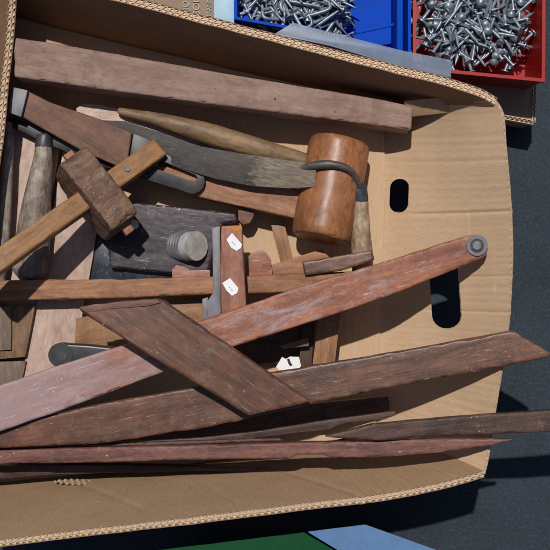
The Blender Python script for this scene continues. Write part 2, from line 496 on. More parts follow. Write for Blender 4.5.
def strip_bm(G, vs, lo, hi, flute_fn=None, du_uv=True):
    """closed sheet between offsets lo and hi (or around flute_fn(s))"""
    bm = bmesh.new(); uvl = bm.loops.layers.uv.new('UVMap')
    A = []; B = []
    H_ = [ (G[0][1][-1] - G[0][1][0]).length * v for v in vs]
    for s, row, nr in G:
        if flute_fn:
            c = flute_fn(s); l, h = c + lo, c + hi
        else: l, h = lo, hi
        A.append([bm.verts.new(p + n * l) for p, n in zip(row, nr)])
        B.append([bm.verts.new(p + n * h) for p, n in zip(row, nr)])
    m = len(vs)
    def f(vsq, uvs):
        fc = bm.faces.new(vsq)
        for lp, uv in zip(fc.loops, uvs): lp[uvl].uv = uv
    for i in range(len(G) - 1):
        s0 = G[i][0]; s1 = G[i+1][0]
        for j in range(m - 1):
            uv = [(s0, H_[j]), (s1, H_[j]), (s1, H_[j+1]), (s0, H_[j+1])]
            f((A[i][j], A[i+1][j], A[i+1][j+1], A[i][j+1]), uv)
            f((B[i][j+1], B[i+1][j+1], B[i+1][j], B[i][j]), uv[::-1])
        f((A[i][0], B[i][0], B[i+1][0], A[i+1][0]), [(s0, 0)]*2 + [(s1, 0)]*2)
        f((A[i][-1], A[i+1][-1], B[i+1][-1], B[i][-1]), [(s0, H_[-1]), (s1, H_[-1]), (s1, H_[-1]), (s0, H_[-1])])
    for i in (0, len(G) - 1):
        for j in range(m - 1):
            f((A[i][j], A[i][j+1], B[i][j+1], B[i][j]), [(G[i][0], H_[j])] * 4)
    return bm

def cut(bm, cutters):
    """boolean-difference bm with prisms given as meshes; helper objects are removed again"""
    me = bpy.data.meshes.new('t'); bmesh.ops.recalc_face_normals(bm, faces=bm.faces[:]); bm.to_mesh(me); bm.free()
    o = bpy.data.objects.new('t', me); COL.objects.link(o); cs = []
    for cb in cutters:
        cm = bpy.data.meshes.new('c'); cb2 = cb.copy(); cb2.to_mesh(cm); cb2.free()
        co = bpy.data.objects.new('c', cm); COL.objects.link(co); cs.append(co)
        md = o.modifiers.new('b', 'BOOLEAN'); md.operation = 'DIFFERENCE'; md.object = co; md.solver = 'EXACT'
    dg = bpy.context.evaluated_depsgraph_get(); dg.update()
    res = bpy.data.meshes.new_from_object(o.evaluated_get(dg))
    out = bmesh.new(); out.from_mesh(res)
    for x in [o] + cs: bpy.data.objects.remove(x)
    return out

def hole_prism(pts, z):
    b = bmesh.new()
    lo = [b.verts.new(W(p[0], p[1], z) * 1.0 + Vector((0, 0, -.3))) for p in pts]
    hi = [b.verts.new(W(p[0], p[1], z) + Vector((0, 0, .3))) for p in pts]
    b.faces.new(lo[::-1]); b.faces.new(hi)
    n = len(pts)
    for i in range(n): b.faces.new((lo[i], lo[(i+1) % n], hi[(i+1) % n], hi[i]))
    bmesh.ops.recalc_face_normals(b, faces=b.faces[:])
    return b
def stadium(cx, cy, w, h, rot=0, n=9):
    pts = []
    r = w / 2; hh = max(0, h / 2 - r)
    for sgn in (1, -1):
        for k in range(n + 1):
            a = math.pi * k / n
            x = r * math.cos(a) * sgn; y = (hh + r * math.sin(a)) * sgn
            c, s = math.cos(rot), math.sin(rot)
            pts.append((cx + x * c - y * s, cy + x * s + y * c))
    return pts

T2 = .0108
def flute(period, amp, ph=0):
    def f(s):
        x = s / period + ph + .35 * noise.noise(Vector((s * 22, ph * 9, 2.0)))
        t = math.sin(2 * math.pi * x)
        return amp * t * (.86 + .25 * noise.noise(Vector((s * 60, ph * 5, 7.0))))
    return f
vsA = [i / 26 for i in range(26)] + [.985, 1.0]
vsF = [0, .5, .9, 1.0]
for key, nm in (('top', 'far_wall'), ('right', 'end_wall'), ('bottom', 'near_wall'), ('left', 'handle_wall')):
    single = key == 'right'
    T = .0052 if single else T2
    G, L = wall_grid(key, vsA); GF, _ = wall_grid(key, vsA)
    layers = [(strip_bm(G, vsA, T/2 - .0011, T/2), 0), (strip_bm(G, vsA, -T/2, -T/2 + .0011), 0)]
    if single:
        layers.append((strip_bm(G, vsA, -.0004, .0004, flute(.0082, T/2 - .0013)), 1))
    else:
        layers.append((strip_bm(G, vsA, -.0004, .0004), 1))
        layers.append((strip_bm(G, vsA, -.0005, .0005, lambda s, f=flute(.0080, T/4 - .0008): f(s) + T/4), 1))
        layers.append((strip_bm(G, vsA, -.0005, .0005, lambda s, f=flute(.0080, T/4 - .0008, .37): f(s) - T/4), 1))
    if single:
        cutters = [hole_prism(stadium(399.5, 195.5, 18, 34, R(2)), .090), hole_prism(stadium(446, 291, 26, 76, R(-3)), .135)]
    fill_vs = [0, .3, .6, .8, .9, .984]
    if not single:
        fill_vs = vsA[:-2] + [.984]
        GG, _ = wall_grid(key, fill_vs)
        layers.append((strip_bm(GG, fill_vs, -T/2 + .0013, T/2 - .0013), 1))
    bm = bmesh.new()
    for lb, mi in layers:
        if single: lb = cut(lb, cutters)
        for fc in lb.faces: fc.material_index = mi
        tmp = bpy.data.meshes.new('t'); lb.to_mesh(tmp); lb.free(); bm.from_mesh(tmp); bpy.data.meshes.remove(tmp)
    mm = {'right': M['card_side'], 'bottom': M['card_near_dimmed'], 'top': M['card_far_shaded'], 'left': M['card_far_shaded']}[key]
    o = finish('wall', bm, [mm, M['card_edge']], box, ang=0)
# floor
bm = bmesh.new(); uvl = bm.loops.layers.uv.new('UVMap')
fp = [(-.372, .345), (-.2, .303), (-.05, .268), (.09, .24), (.140, .226), (.142, .1), (.138, 0), (.134, -.12), (.13, -.200), (0, -.232), (-.21, -.257), (-.385, -.275)]
tv = [bm.verts.new((x, y, FZ + .006)) for x, y in fp]; bv = [bm.verts.new((x, y, FZ)) for x, y in fp]
bm.faces.new(tv); bm.faces.new(bv[::-1])
for i in range(len(fp)): bm.faces.new((tv[i], bv[i], bv[(i+1) % len(fp)], tv[(i+1) % len(fp)]))
for fc in bm.faces:
    for lp in fc.loops: lp[uvl].uv = (lp.vert.co.x, lp.vert.co.y)
finish('floor_panel', bm, M['card_side'], box, ang=0, smooth=False)

bm = bmesh.new(); uvl = bm.loops.layers.uv.new('UVMap')
tv = [bm.verts.new((x, y, FZ - .002)) for x, y in fp]; bv = [bm.verts.new((x, y, .001)) for x, y in fp]
bm.faces.new(tv); bm.faces.new(bv[::-1])
for i in range(len(fp)): bm.faces.new((tv[i], bv[i], bv[(i+1) % len(fp)], tv[(i+1) % len(fp)]))
for fc in bm.faces:
    for lp in fc.loops: lp[uvl].uv = (lp.vert.co.x + lp.vert.co.y, lp.vert.co.z)
finish('added_base', bm, M['card_in'], box, ang=0, smooth=False)  # unseen base added below the raised floor so sunlight can't pass under

def uv_planar(o, s=1.0):
    me = o.data
    uv = me.uv_layers.get('UVMap') or me.uv_layers.new(name='UVMap')
    for lp in me.loops:
        c = me.vertices[lp.vertex_index].co; uv.data[lp.index].uv = (c.x * s, c.y * s)

# tucked flap in the far right corner
pl = [(404, 101), (440, 97.5), (477, 93.5), (492, 101), (499, 107.5), (440, 113.5), (408, 117)]
fl = slab('corner_flap', pl, [.148, .158, .168, .170, .168, .146, .132], .004, M['card_in'], box, ang=0, bevel=.0004)
uv_planar(fl)

def surf_at(key, px, py):
    G, _ = wall_grid(key, [i / 40 for i in range(41)], .004)
    best = None
    for i, (s, row, nr) in enumerate(G):
        for j, p in enumerate(row):
            f = (H - p.z) / H * GW / 550
            d = (p.x / f + 275 - px) ** 2 + (275 - p.y / f - py) ** 2
            if best is None or d < best[0]:
                tu = (G[min(i+1, len(G)-1)][1][j] - G[max(i-1, 0)][1][j]).normalized()
                best = (d, p + nr[j] * T2 / 2, nr[j], tu)
    return best[1:]
# torn strip of exposed flutes in the near wall
p0, n0, t0 = surf_at('bottom', 75, 488)
vv = n0.cross(t0).normalized()
if vv.z < 0: vv = -vv
bm = bmesh.new()
NS = 120
def lens(k): return .0070 * math.sin(math.pi * k / NS) ** .6
rows = []
for k in range(NS + 1):
    x = (k / NS - .5) * .052
    w = 0
    rows.append([bm.verts.new(p0 + t0 * x + n0 * (.0026 + .0012 * math.sin(2*math.pi*x/.0076 + 2.6 * y)) + vv * (y * lens(k) - .0012 + .0007 * math.sin(2*math.pi*x/.0081 + 2 * y))) for y in (-1, -.35, .35, 1)])
for a_, b_ in zip(rows, rows[1:]):
    for j in range(3): bm.faces.new((a_[j], b_[j], b_[j+1], a_[j+1]))
r = bmesh.ops.solidify(bm, geom=bm.faces[:], thickness=.0006)
o = finish('torn_patch', bm, M['card_edge'], box, ang=0); uv_planar(o)
bm = bmesh.new()
c = [bm.verts.new(p0 + t0 * x + vv * y + n0 * .0003) for x, y in ((-.003, -.005), (.012, -.0052), (.010, -.0085), (.001, -.0085))]
bm.faces.new(c); bmesh.ops.solidify(bm, geom=bm.faces[:], thickness=.0002)
o = finish('tear_slit', bm, M['ink_dark'], box, ang=0)

# ------------------------------------------------------------------ long weathered plank
slab('timber_plank', [(13, 37), (60, 44), (180, 65), (300, 86), (380, 99), (413, 106), (411.5, 130), (180, 100), (14, 77)], (.174, .142), .045, M['plank'],
     label='long thick weathered pinkish-grey plank lying along the far wall of the cardboard box', cat='plank', bevel=.0020, jit=.16, step=8)

pk = bpy.data.objects['timber_plank']
for (x, y, r_) in ((215, 88.5, .0011), (58, 64, .0008), (275, 99, .0012), (140, 71, .0007), (335, 112, .0009)):
    zz = .174 - .032 * x / 413
    finish('nail_hole', disc_bm(W(x, y, zz + .0002), Vector((0, 0, 1)), r_, .0006, 14), M['ink_dark'], pk)
# torn paper on the far wall
pf, nf, tf = surf_at('top', 103, 46)
bm = bmesh.new(); up_ = nf.cross(tf).normalized()
if up_.z < 0: up_ = -up_
sh_ = [(-.014, .0), (-.008, .006), (.002, .004), (.013, .002), (.010, -.002), (-.002, -.003), (-.010, -.004)]
bm.faces.new([bm.verts.new(pf + tf * a_ + up_ * b2 + nf * (.0012 + .001 * (k_ % 2))) for k_, (a_, b2) in enumerate(sh_)])
bmesh.ops.solidify(bm, geom=bm.faces[:], thickness=.0005)
o = finish('torn_paper', bm, M['paper'], box, ang=0)
# ------------------------------------------------------------------ scraps on the bottom
slab('plywood_board', [(0, 120), (62, 128), (30, 330), (-22, 330)], (.118, .118), .008, M['pale'],
     label='pale board between the two grey handles at the left edge', cat='board')
slab('plywood_board', [(66, 128), (112, 140), (88, 285), (83, 303), (80, 345), (64, 400), (18, 400), (35, 303), (43, 270)], (.117, .117), .009, M['pale'],
     label='pale pinkish board with a torn corner running under the thin brown stick', cat='board', jit=.5)
slab('wood_scrap', [(-8, 305), (11.5, 306), (11, 350), (-8, 351)], .130, .012, M['grey_wood'],
     label='small grey wood scrap at the left edge just below the thin stick', cat='wood scrap')
slab('wood_scrap', [(11, 305), (35, 305), (25, 357), (-10, 360), (-10, 351), (11, 351)], .126, .016, M['grain_wood'],
     label='open-grained brown wood scrap between the grey scrap and the pale board', cat='wood scrap', ang=R(85))
slab('wood_scrap', [(-8, 362), (26, 361), (18, 400), (-8, 405)], .122, .02, M['grey_wood'],
     label='grey-brown wood scrap at the left edge above the long red-brown arm', cat='wood scrap')
slab('wooden_batten', [(76, 318), (206, 296), (212, 322), (150, 352), (74, 347)], (.118, .118), .018, M['orange'],
     label='orange-brown batten under the dark mitred board, left of the labelled square', cat='batten')
# pale long board under the bevel and the drawknife
slab('pale_batten', [(76, 108), (84, 103.5), (99, 104.5), (160, 118), (240, 140), (318, 160), (318, 172), (200, 170), (90, 138), (78, 122)], (.122, .108), .012, M['pale'],
     label='pale greyed-end batten between the slotted-blade tool and the tan handle', cat='batten')
slab('wood_block', [(150, 165), (203, 168), (240, 178), (302, 189), (297.5, 219), (176, 192)], (.126, .137), .034, M['block2'],
     label='sawn brown block with a square end beside the big mallet', cat='wood block', bevel=.0014)
# bits in the middle
slab('wood_offcut', [(238, 207), (254, 209), (254, 216), (250, 223), (243, 225), (238, 220)], .120, .02, M['block'],
     label='small round-ended brown offcut poking out below the sawn block', cat='offcut', bevel=.002, step=0)
o = slab('short_strip', [(271, 225), (285, 225.5), (294, 262), (281, 263)], .105, .018, M['orange'],
     label='short pale upright strip between the sawn block and the mallet foot', cat='strip')
pts = [(246, 277), (246, 262), (249, 255), (255, 251), (261, 250), (267, 253), (271, 260), (272, 270), (272, 277)]
slab('round_topped_piece', pts, .122, .015, M['red_brown'], label='round-topped reddish wood piece just right of the labelled square', cat='wood piece', step=0)
slab('wooden_wedge', [(268, 266), (322, 249), (331, 259), (334, 276), (270, 279)], (.114, .114), .018, M['rod'],
     label='light brown wedge-ended piece below the mallet foot', cat='wedge', bevel=.0015)
slab('dark_offcut', [(302, 262), (372, 250), (375, 260), (341, 271), (305, 276)], (.150, .152), .012, M['dark_brown'],
     label='short dark brown offcut with a chipped pale end, below the cream handle', cat='offcut')
slab('wood_stub', [(172, 270), (176, 265), (186, 267), (190, 270), (210, 270), (210, 278), (172, 280)], .134, .012, M['red_brown'],
     label='small reddish stub under the threaded knob', cat='stub', step=0)
slab('thin_batten', [(320, 300), (343, 300), (335, 362), (333, 372), (312, 372)], (.125, .125), .020, M['orange'],
     label='upright orange-brown slat showing below the long red-brown arm', cat='slat')
slab('thin_batten', [(306, 300), (317, 300), (311, 372), (298, 372)], .112, .02, M['dark_edge'],
     label='narrow dark slat against the left side of the orange slat', cat='slat')
slab('dark_board', [(205, 318), (312, 312), (308, 362), (258, 364), (214, 350)], .098, .012, M['dark_edge'],
     label='dark board deep in the shaded gap below the red-brown arm', cat='board')
slab('grey_scrap', [(280, 346), (308, 338), (309, 346), (283, 349)], .128, .006, M['grey_wood'],
     label='small grey scrap above the white paper scrap', cat='wood scrap', step=0)
pr = empty('paper_scrap', W(290, 362, .06), 'crumpled white paper scrap with a dark mark in the gap beside the dark boards', 'paper')
slab('paper', [(276, 367), (282, 357), (286, 359), (290, 356.5), (299, 357), (301, 366), (298, 370), (279, 370)], .136, .0012, M['paper'], pr, bevel=0, step=0)
slab('printed_mark', [(287, 359), (289.5, 358.5), (290.5, 362), (292.5, 365), (290, 366), (288, 363)], .1372, .001, M['ink_dark'], pr, bevel=0, step=0)

# ------------------------------------------------------------------ handles at the left
h = empty('chisel_handle', W(5, 190, .1), 'thin greyish turned handle lying against the left edge of the frame', 'tool handle')
tube('handle_body', [W(8, 122, .140), W(8, 150, .140), W(5, 200, .138), W(1, 260, .134), W(-2, 285, .132)], [.0055, .0068, .0085, .0095, .008], M['handle_grey'], h)
h = empty('tool_handle', W(35, 210, .1), 'stout speckled grey-brown handle with a dark iron ferrule, crossed by the marking gauge', 'tool handle')
tube('handle_body', [W(44, 143, .136), W(43, 160, .136), W(38, 195, .135), W(34, 230, .133), W(31, 258, .131), W(31, 270, .130), W(31, 277, .130), W(31, 280, .130)],
     [.0104, .0120, .0168, .0210, .0232, .0222, .0160, .007], M['handle_grey'], h)
tube('ferrule', [W(45, 134, .136), W(45, 136, .136), W(44, 146, .136), W(44, 147, .136)], [.0088, .0104, .0114, .0110], M['steel_dark'], h, k=2)

# ------------------------------------------------------------------ sliding bevel
b = empty('sliding_bevel', W(90, 130, .13), 'angle tool with brown stock, grey metal end cap and slotted dark steel blade', 'bevel gauge')
slab('stock', [(28, 91), (50, 102), (85, 114), (100, 119), (132, 133), (126, 170), (80, 150), (22, 117)], (.154, .150), .022, M['block'], b, bevel=.0012)
slab('end_cap', [(12.5, 87), (27, 90), (27.6, 91), (21, 117), (8, 112), (9, 106)], .160, .026, M['steel_grey'], b, bevel=.0014, step=0)
slab('pivot_plate', [(133, 133), (152, 140), (160, 160), (150, 172), (127, 170)], (.149, .147), .018, M['iron_black'], b, bevel=.002, step=0)
# blade with slot
ax = Vector((math.cos(R(-20)), math.sin(R(-20)))); 
def slot_outline():
    out = [(9, 117), (60, 134), (120, 152), (140, 146), (155, 151), (178, 158), (193, 164)]
    for k in range(0, 8):
        a = R(-60 + k * 23)
        out.append((192.5 + 12.5 * math.cos(a), 180.5 + 13.5 * math.sin(a)))
    out += [(180, 190), (150, 181), (126, 172), (100, 166), (50, 145), (8, 125)]
    return out
bl = slab_bm(slot_outline(), (.136, .139), .007, bevel=.0012, step=0)
sl = [(148, 159), (165, 162), (184, 170), (195, 174.5), (198, 178), (195, 181.5), (188, 180), (170, 173.5), (148, 166)]
bl = cut(bl, [hole_prism(sl, .138)])
finish('blade', bl, M['iron_black'], b, ang=R(-20))

# ------------------------------------------------------------------ mallet with handle
m = empty('carpenters_mallet', W(332, 195, .03), 'big round orange-brown wooden mallet head with a long tan handle, beside the cream-handled drawknife', 'mallet')
c0 = W(340, 142, .117); c1 = W(320.5, 239, .134)
d = (c1 - c0); ts = [0, .015, .05, .25, .5, .75, .93, .975, 1]
rr = [.0355, .0375, .0385, .0392, .0392, .0388, .0372, .0360, .0340]
P = [c0 + d * t for t in ts]
bm = tube_bm(P, rr, 56)
finish('head', bm, M['mallet'], m, ang=math.atan2(d.y, d.x))
tube('handle', [W(118, 110, .128), W(126, 112.5, .128), W(160, 120, .128), W(205, 132.5, .126), W(250, 146, .124), W(290, 157, .122), W(318, 165, .120)],
     [.0035, .0055, .0088, .0130, .0132, .0110, .0095], M['handle_tan'], m)

# ------------------------------------------------------------------ drawknife
k = empty('drawknife', W(260, 165, .1), 'drawknife with long dull grey blade, bent steel tang and a cream paint-flecked handle', 'drawknife')
slab('blade', [(100, 120), (125, 121), (160, 132), (200, 146), (240, 153), (280, 159), (317, 164), (315, 187), (290, 188.5), (250, 186), (215, 179), (180, 168), (150, 155)],
     (.128, .160), .005, M['blade'], k, bevel=.0014, jit=.4, ang=R(-14))
tube('tang', [W(300, 168, .153), W(322, 164.5, .1635), W(336, 165, .1655), W(348, 169, .1625), W(356, 178, .153), W(360, 190, .143)], [.0042, .0054, .0047, .0042, .0040, .0040], M['steel_blade'], k, n=14)
tube('ferrule', [W(359, 186, .144), W(359, 188, .143), W(360, 198, .141), W(360, 202, .140)], [.0085, .0098, .0102, .0100], M['steel_dark'], k, k=2)
tube('handle', [W(360, 201, .140), W(360, 215, .138), W(361, 235, .134), W(362, 255, .128), W(362, 272, .122)], [.0105, .0112, .0124, .0134, .0125], M['handle_cream'], k)

# ------------------------------------------------------------------ dark plane body with threaded knob
b = empty('router_plane', W(160, 240, .06), 'black speckled tool body with a pale threaded knob, under the marking gauge head', 'tool')
slab('body', [(128, 202), (160, 205), (236, 213), (238, 222), (222, 224), (214, 250), (208, 272), (170, 274), (110, 268), (108, 250), (112, 228)], (.124, .124), .030, M['plate'], b, bevel=.002)
slab('steel_sole', [(98, 226), (120, 222), (170, 262), (206, 268), (204, 284), (88, 284), (91, 262)], .112, .022, M['steel_blue'], b, bevel=.001, step=0)
bm = disc_bm(W(134, 224.5, .1243), Vector((0, 0, 1)), .0062, .0016, 24, .0005)
finish('brass_stud', bm, M['bronze_pale'], b)
ax = Vector((.70, 0.0, .71)).normalized()
base = W(177, 246.5, .114)
bm = bmesh.new()
sa = ax.cross(Vector((0, 1, 0))).normalized(); sb = ax.cross(sa).normalized()
rings = []
for i in range(97):
    row = []
    for q in range(48):
        th_ = 2 * math.pi * q / 48
        ph = i / 96 * 5.2 + q / 48
        rr_ = .0172 + .0018 * abs(math.sin(math.pi * ph)) ** .7 + .0003 * noise.noise(Vector((i * .2, math.cos(th_) * 2, math.sin(th_) * 2)))
        row.append(bm.verts.new(base + ax * (i / 96 * .026) + (sa * math.cos(th_) + sb * math.sin(th_)) * rr_))
    rings.append(row)
for r0, r1 in zip(rings, rings[1:]):
    for q in range(48): bm.faces.new((r0[q], r0[(q+1) % 48], r1[(q+1) % 48], r1[q]))
bm.faces.new(rings[0][::-1]); bm.faces.new(rings[-1])
finish('threaded_shaft', bm, M['steel_grey'], b, ang=0)
bm = disc_bm(base + ax * .031, ax, .0182, .014, 40, .0015)
finish('knob_cap', bm, M['bronze_pale'], b)

# ------------------------------------------------------------------ thin stick across the box
slab('wooden_stick', [(-12, 280.5), (60, 279.5), (130, 279), (200, 276.5), (260, 275), (340, 272), (372, 271), (372, 286), (330, 291.5), (250, 293.5), (190, 295), (110, 298.5), (-12, 301)],
     (.150, .142), .013, M['rod'], label='long thin square brown stick lying straight across the box', cat='stick', bevel=.0014, step=10, jit=.3)

# ------------------------------------------------------------------ marking gauge
sh = (W(166, 139, .150) - W(0, 262, .200)); sh.z = 0; sh.normalize()
stem_dir = (sh * math.cos(R(20)) - Vector((0, 0, math.sin(R(20))))).normalized()
origin = W(96.5, 191, .184)
side = stem_dir.cross(Vector((0, 0, 1))).normalized()     # towards lower right
upv = side.cross(stem_dir).normalized()
B = Matrix(((stem_dir.x, side.x, upv.x, origin.x), (stem_dir.y, side.y, upv.y, origin.y), (stem_dir.z, side.z, upv.z, origin.z), (0, 0, 0, 1)))
# make right handed
B = Matrix(((stem_dir.x, -side.x, upv.x, origin.x), (stem_dir.y, -side.y, upv.y, origin.y), (stem_dir.z, -side.z, upv.z, origin.z), (0, 0, 0, 1)))
gz = empty('marking_gauge', origin, 'wooden marking gauge with a worn chunky head on a square brown stem', 'marking gauge')
def local_box(x0, x1, y0, y1, z0, z1, bev=.002, cut_corners=0, loc=B):
    bm = bmesh.new()
    if cut_corners:
        c_ = cut_corners
        prof = [(y0 + c_*.6, z1), (y1 - c_*.5, z1), (y1, z1 - c_*.6), (y1, z0 + c_), (y1 - c_, z0), (y0 + c_, z0), (y0, z0 + c_), (y0, z1 - c_*.4)]
    else:
        prof = [(y0, z1), (y1, z1), (y1, z0), (y0, z0)]
    A = [bm.verts.new((x0, y, z)) for y, z in prof]; C = [bm.verts.new((x1, y, z)) for y, z in prof]
    bm.faces.new(A); bm.faces.new(C[::-1])
    for i in range(len(prof)): bm.faces.new((A[i], C[i], C[(i+1) % len(prof)], A[(i+1) % len(prof)]))
    bmesh.ops.recalc_face_normals(bm, faces=bm.faces[:])
    es = [e for e in bm.edges if e.calc_face_angle() > R(20)]
    bmesh.ops.bevel(bm, geom=es, offset=bev, segments=3, profile=.6, affect='EDGES')
    bm.transform(loc)
    return bm
half = .0125
finish('stem', local_box(-.175, .100, -half, half, -.0235, -.0, .0022), M['gauge'], gz, basis=B)
finish('head', local_box(-.019, .021, -.051, .050, -.052, .018, .0028, .012), M['gauge_head'], gz, basis=B)
finish('thumb_wedge', local_box(-.004, .008, -.064, .058, -.010, -.001, .0012), M['red_brown'], gz, basis=B)
bm = tube_bm([B @ Vector((.047, .0005, -.002)), B @ Vector((.047, .0005, .0018))], [.0042, .0036], 20)
finish('marking_pin', bm, M['steel_grey'], gz)

# ------------------------------------------------------------------ labelled try square
sq = empty('try_square', W(228, 270, .13), 'upright brown try square stock with two white price stickers and a grey metal side', 'try square')
slab('stock', [(221, 226), (242, 225), (246, 300), (246, 322), (222, 326), (220, 280)], (.174, .174), .022, M['square_wood'], sq, bevel=.0012, ang=R(-88), jit=.2)
slab('blade', [(212, 228), (220, 226), (221, 326), (214, 330), (207, 330), (208, 300), (213, 293)], .167, .020, M['steel_grey'], sq, bevel=.001, step=0, ang=R(-88))
slab('paint_dab', [(232, 225.8), (241.4, 225.4), (241.6, 230), (236, 231), (232.5, 229)], .1743, .0006, M['amber'], sq, bevel=0, step=0)
slab('price_sticker', [(226.5, 239.6), (232, 233), (242, 244.3), (241, 248), (236.5, 251), (231, 247.5)], .1752, .0006, M['paper'], sq, bevel=0, step=0)
slab('price_sticker', [(222.3, 283), (230, 278), (238.3, 288), (237.3, 293), (232, 295.8), (226.5, 290.5)], .1752, .0006, M['paper'], sq, bevel=0, step=0)
for (x, y) in ((232, 241.5), (234, 243.5), (229, 286.5), (231.2, 289)):
    slab('faint_print', [(x, y), (x + 1.6, y + 1.6), (x + 1.1, y + 2.1), (x - .5, y + .5)], .1755, .0003, M['ink'], sq, bevel=0, step=0)
slab('steel_offcut', [(202, 299), (208, 297), (209, 322), (203, 325)], .146, .012, M['steel_grey'], label='small grey metal offcut left of the square, under the red-brown arm', cat='metal offcut', step=0)

# ------------------------------------------------------------------ black handled tool
t = empty('black_tool', W(70, 355, .12), 'black round-ended tool handle poking out from under the red-brown arm', 'tool handle')
slab('shaft', [(62, 343), (88, 344.5), (140, 350), (140, 372), (85, 364), (62, 366)], .152, .018, M['rubber'], t, bevel=.004, step=0, segs=4)
finish('round_end', disc_bm(W(62, 354.5, .142), Vector((0, 0, 1)), .0148, .022, 40, .003), M['rubber'], t)
finish('end_button', disc_bm(W(62, 354.5, .1532), Vector((0, 0, 1)), .0075, .0012, 32, .0005), M['iron_black'], t)

# ------------------------------------------------------------------ long red-brown arm with steel boss
a = empty('wooden_lever', W(240, 320, .19), 'long dusty red-brown wooden arm with a round steel boss at its right end', 'wooden arm')
pts = [(-20, 392), (60, 365), (200, 321), (300, 287), (400, 257), (467, 235.5)]
for kk in range(9):
    an = R(-112 + kk * 25)
    pts.append((475.5 + 13.2 * math.cos(an), 247.5 + 13.2 * math.sin(an)))
pts += [(400, 292), (330, 316), (236, 346), (150, 377), (60, 411), (-20, 439)]
slab('arm', pts, (.190, .192), .016, M['red_brown'], a, bevel=.0014, step=12, jit=.25, ang=R(17.3))
finish('boss_ring', disc_bm(W(477, 245.5, .1925), Vector((0, 0, 1)), .0125, .0035, 44, .0008), M['steel_grey'], a)
finish('boss_recess', disc_bm(W(477, 245.5, .1945), Vector((0, 0, 1)), .0082, .0012, 36, .0003), M['iron_black'], a)
bmx = disc_bm(W(476.8, 245.3, .1957), Vector((0, 0, 1)), .0052, .0014, 28, .0004)
finish('rivet', bmx, M['steel_grey'], a)

# ------------------------------------------------------------------ mitre square: big dark board + crossing blade
s = empty('mitre_square', W(300, 385, .2), 'dark brown mitre square whose pointed tip sticks out past the right wall', 'mitre square')
slab('long_board', [(-20, 438), (40, 417), (109, 402), (180, 390), (275, 372), (400, 351), (514, 330.5), (551, 353), (548, 357.5), (500, 367.5), (350, 396), (200, 429), (98, 444), (-20, 449)],
     (.176, .218), .012, M['dark_brown'], s, bevel=.0011, step=12, jit=.25, ang=R(11.5))
slab('mitred_board', [(77.5, 307), (120, 301), (158, 298.5), (165, 301), (200, 325), (311, 401.5), (300, 405), (249, 416), (160, 362), (82, 313)], (.240, .226), .015, M['dark_brown'], s, bevel=.0022, step=12, jit=.2, ang=R(-34))
slab('worn_bevel', [(79, 307.4), (120, 301.8), (157, 299.3), (161, 302.5), (150, 305.5), (120, 308), (86, 312)], (.2408, .2372), .003, M['pink_edge'], s, bevel=.0008, step=8, jit=.4, ang=R(6))

# ------------------------------------------------------------------ boards on edge along the near wall
slab('thin_board', [(-20, 451), (100, 447.5), (180, 446), (300, 442.5), (400, 440), (455, 439), (490, 438.5), (515, 439.5), (490, 446), (440, 453), (380, 457.5), (330, 458),
      (324, 455), (298, 455), (290, 459), (180, 460), (80, 463), (-20, 464)],
     (.166, .222), .013, M['pink_edge'], label='long thin dusty rosewood board on edge with a notch in its lower side', cat='board', bevel=.001, step=14, jit=.2, ang=R(3))
slab('thin_board', [(-20, 443), (100, 443.5), (280, 438), (284, 441), (180, 445.5), (-20, 450.5)], (.160, .185), .02, M['dark_edge'],
     label='narrow dark strip lying just behind the rosewood board', cat='board', ang=R(3))
slab('thin_board', [(322, 437), (372, 424), (440, 418), (551, 410), (640, 402), (640, 425), (551, 432), (500, 434), (437, 436.5), (380, 441)], (.216, .222), .013, M['dark_edge'],
     label='dark grimy board running off the frame at the right, below the pointed tip', cat='board', bevel=.0012, ang=R(5))
slab('wood_sliver', [(120, 443), (200, 438), (262, 431), (330, 420), (375, 414), (395, 411.5), (396, 415), (385, 419), (338, 424), (330, 429), (250, 438), (180, 443)], (.168, .182), .008, M['dark_edge'],
     label='dark pointed wood sliver in the gap between the mitre square and thin board', cat='wood sliver', bevel=.001, ang=R(6))
slab('dark_strip', [(-20, 466), (120, 465), (250, 468), (332, 469.5), (333, 473), (200, 471), (60, 474), (-20, 480)], (.125, .125), .02, M['dark_edge'],
     label='blackish strip in shadow lying against the near cardboard wall', cat='board', bevel=.001, ang=R(-1))
slab('shade_bar', [(60, 440), (300, 405), (388, 396), (390, 410), (330, 428), (60, 462)], (.115, .110), .02, M['dark_edge'],  # added bar, not a real board; its dark colour deepens the gap's shade
     label='added dark bar standing in for shade in the gap above the pointed sliver', cat='bar', ang=R(8))

# ------------------------------------------------------------------ neighbouring carton with bins
nb = empty('neighbour_carton', Vector((.1, .36, 0)), 'closed cardboard carton behind the tool box carrying the plastic bins', 'carton')
bm = bmesh.new(); uvl = bm.loops.layers.uv.new('UVMap')
CZ = .060
E = [W(533, 122, CZ), W(540, -120, CZ)]
fp = [(-.19, .56), (-.19, .352), (.0, .290), (.165, .262), (.225, .236), (.232, W(455, 112, CZ).y), (W(505, 118, CZ).x, W(505, 118, CZ).y), (E[0].x, E[0].y), (W(535, -60, CZ).x, .56)]
tv = [bm.verts.new((x, y, CZ)) for x, y in fp]; bv = [bm.verts.new((x, y, .001)) for x, y in fp]
bm.faces.new(tv); bm.faces.new(bv[::-1])
for i in range(len(fp)): bm.faces.new((tv[i], bv[i], bv[(i+1) % len(fp)], tv[(i+1) % len(fp)]))
for fc in bm.faces:
    for lp in fc.loops: lp[uvl].uv = (lp.vert.co.x, lp.vert.co.y)
finish('carton_body', bm, M['card_out'], nb, ang=0, smooth=False)
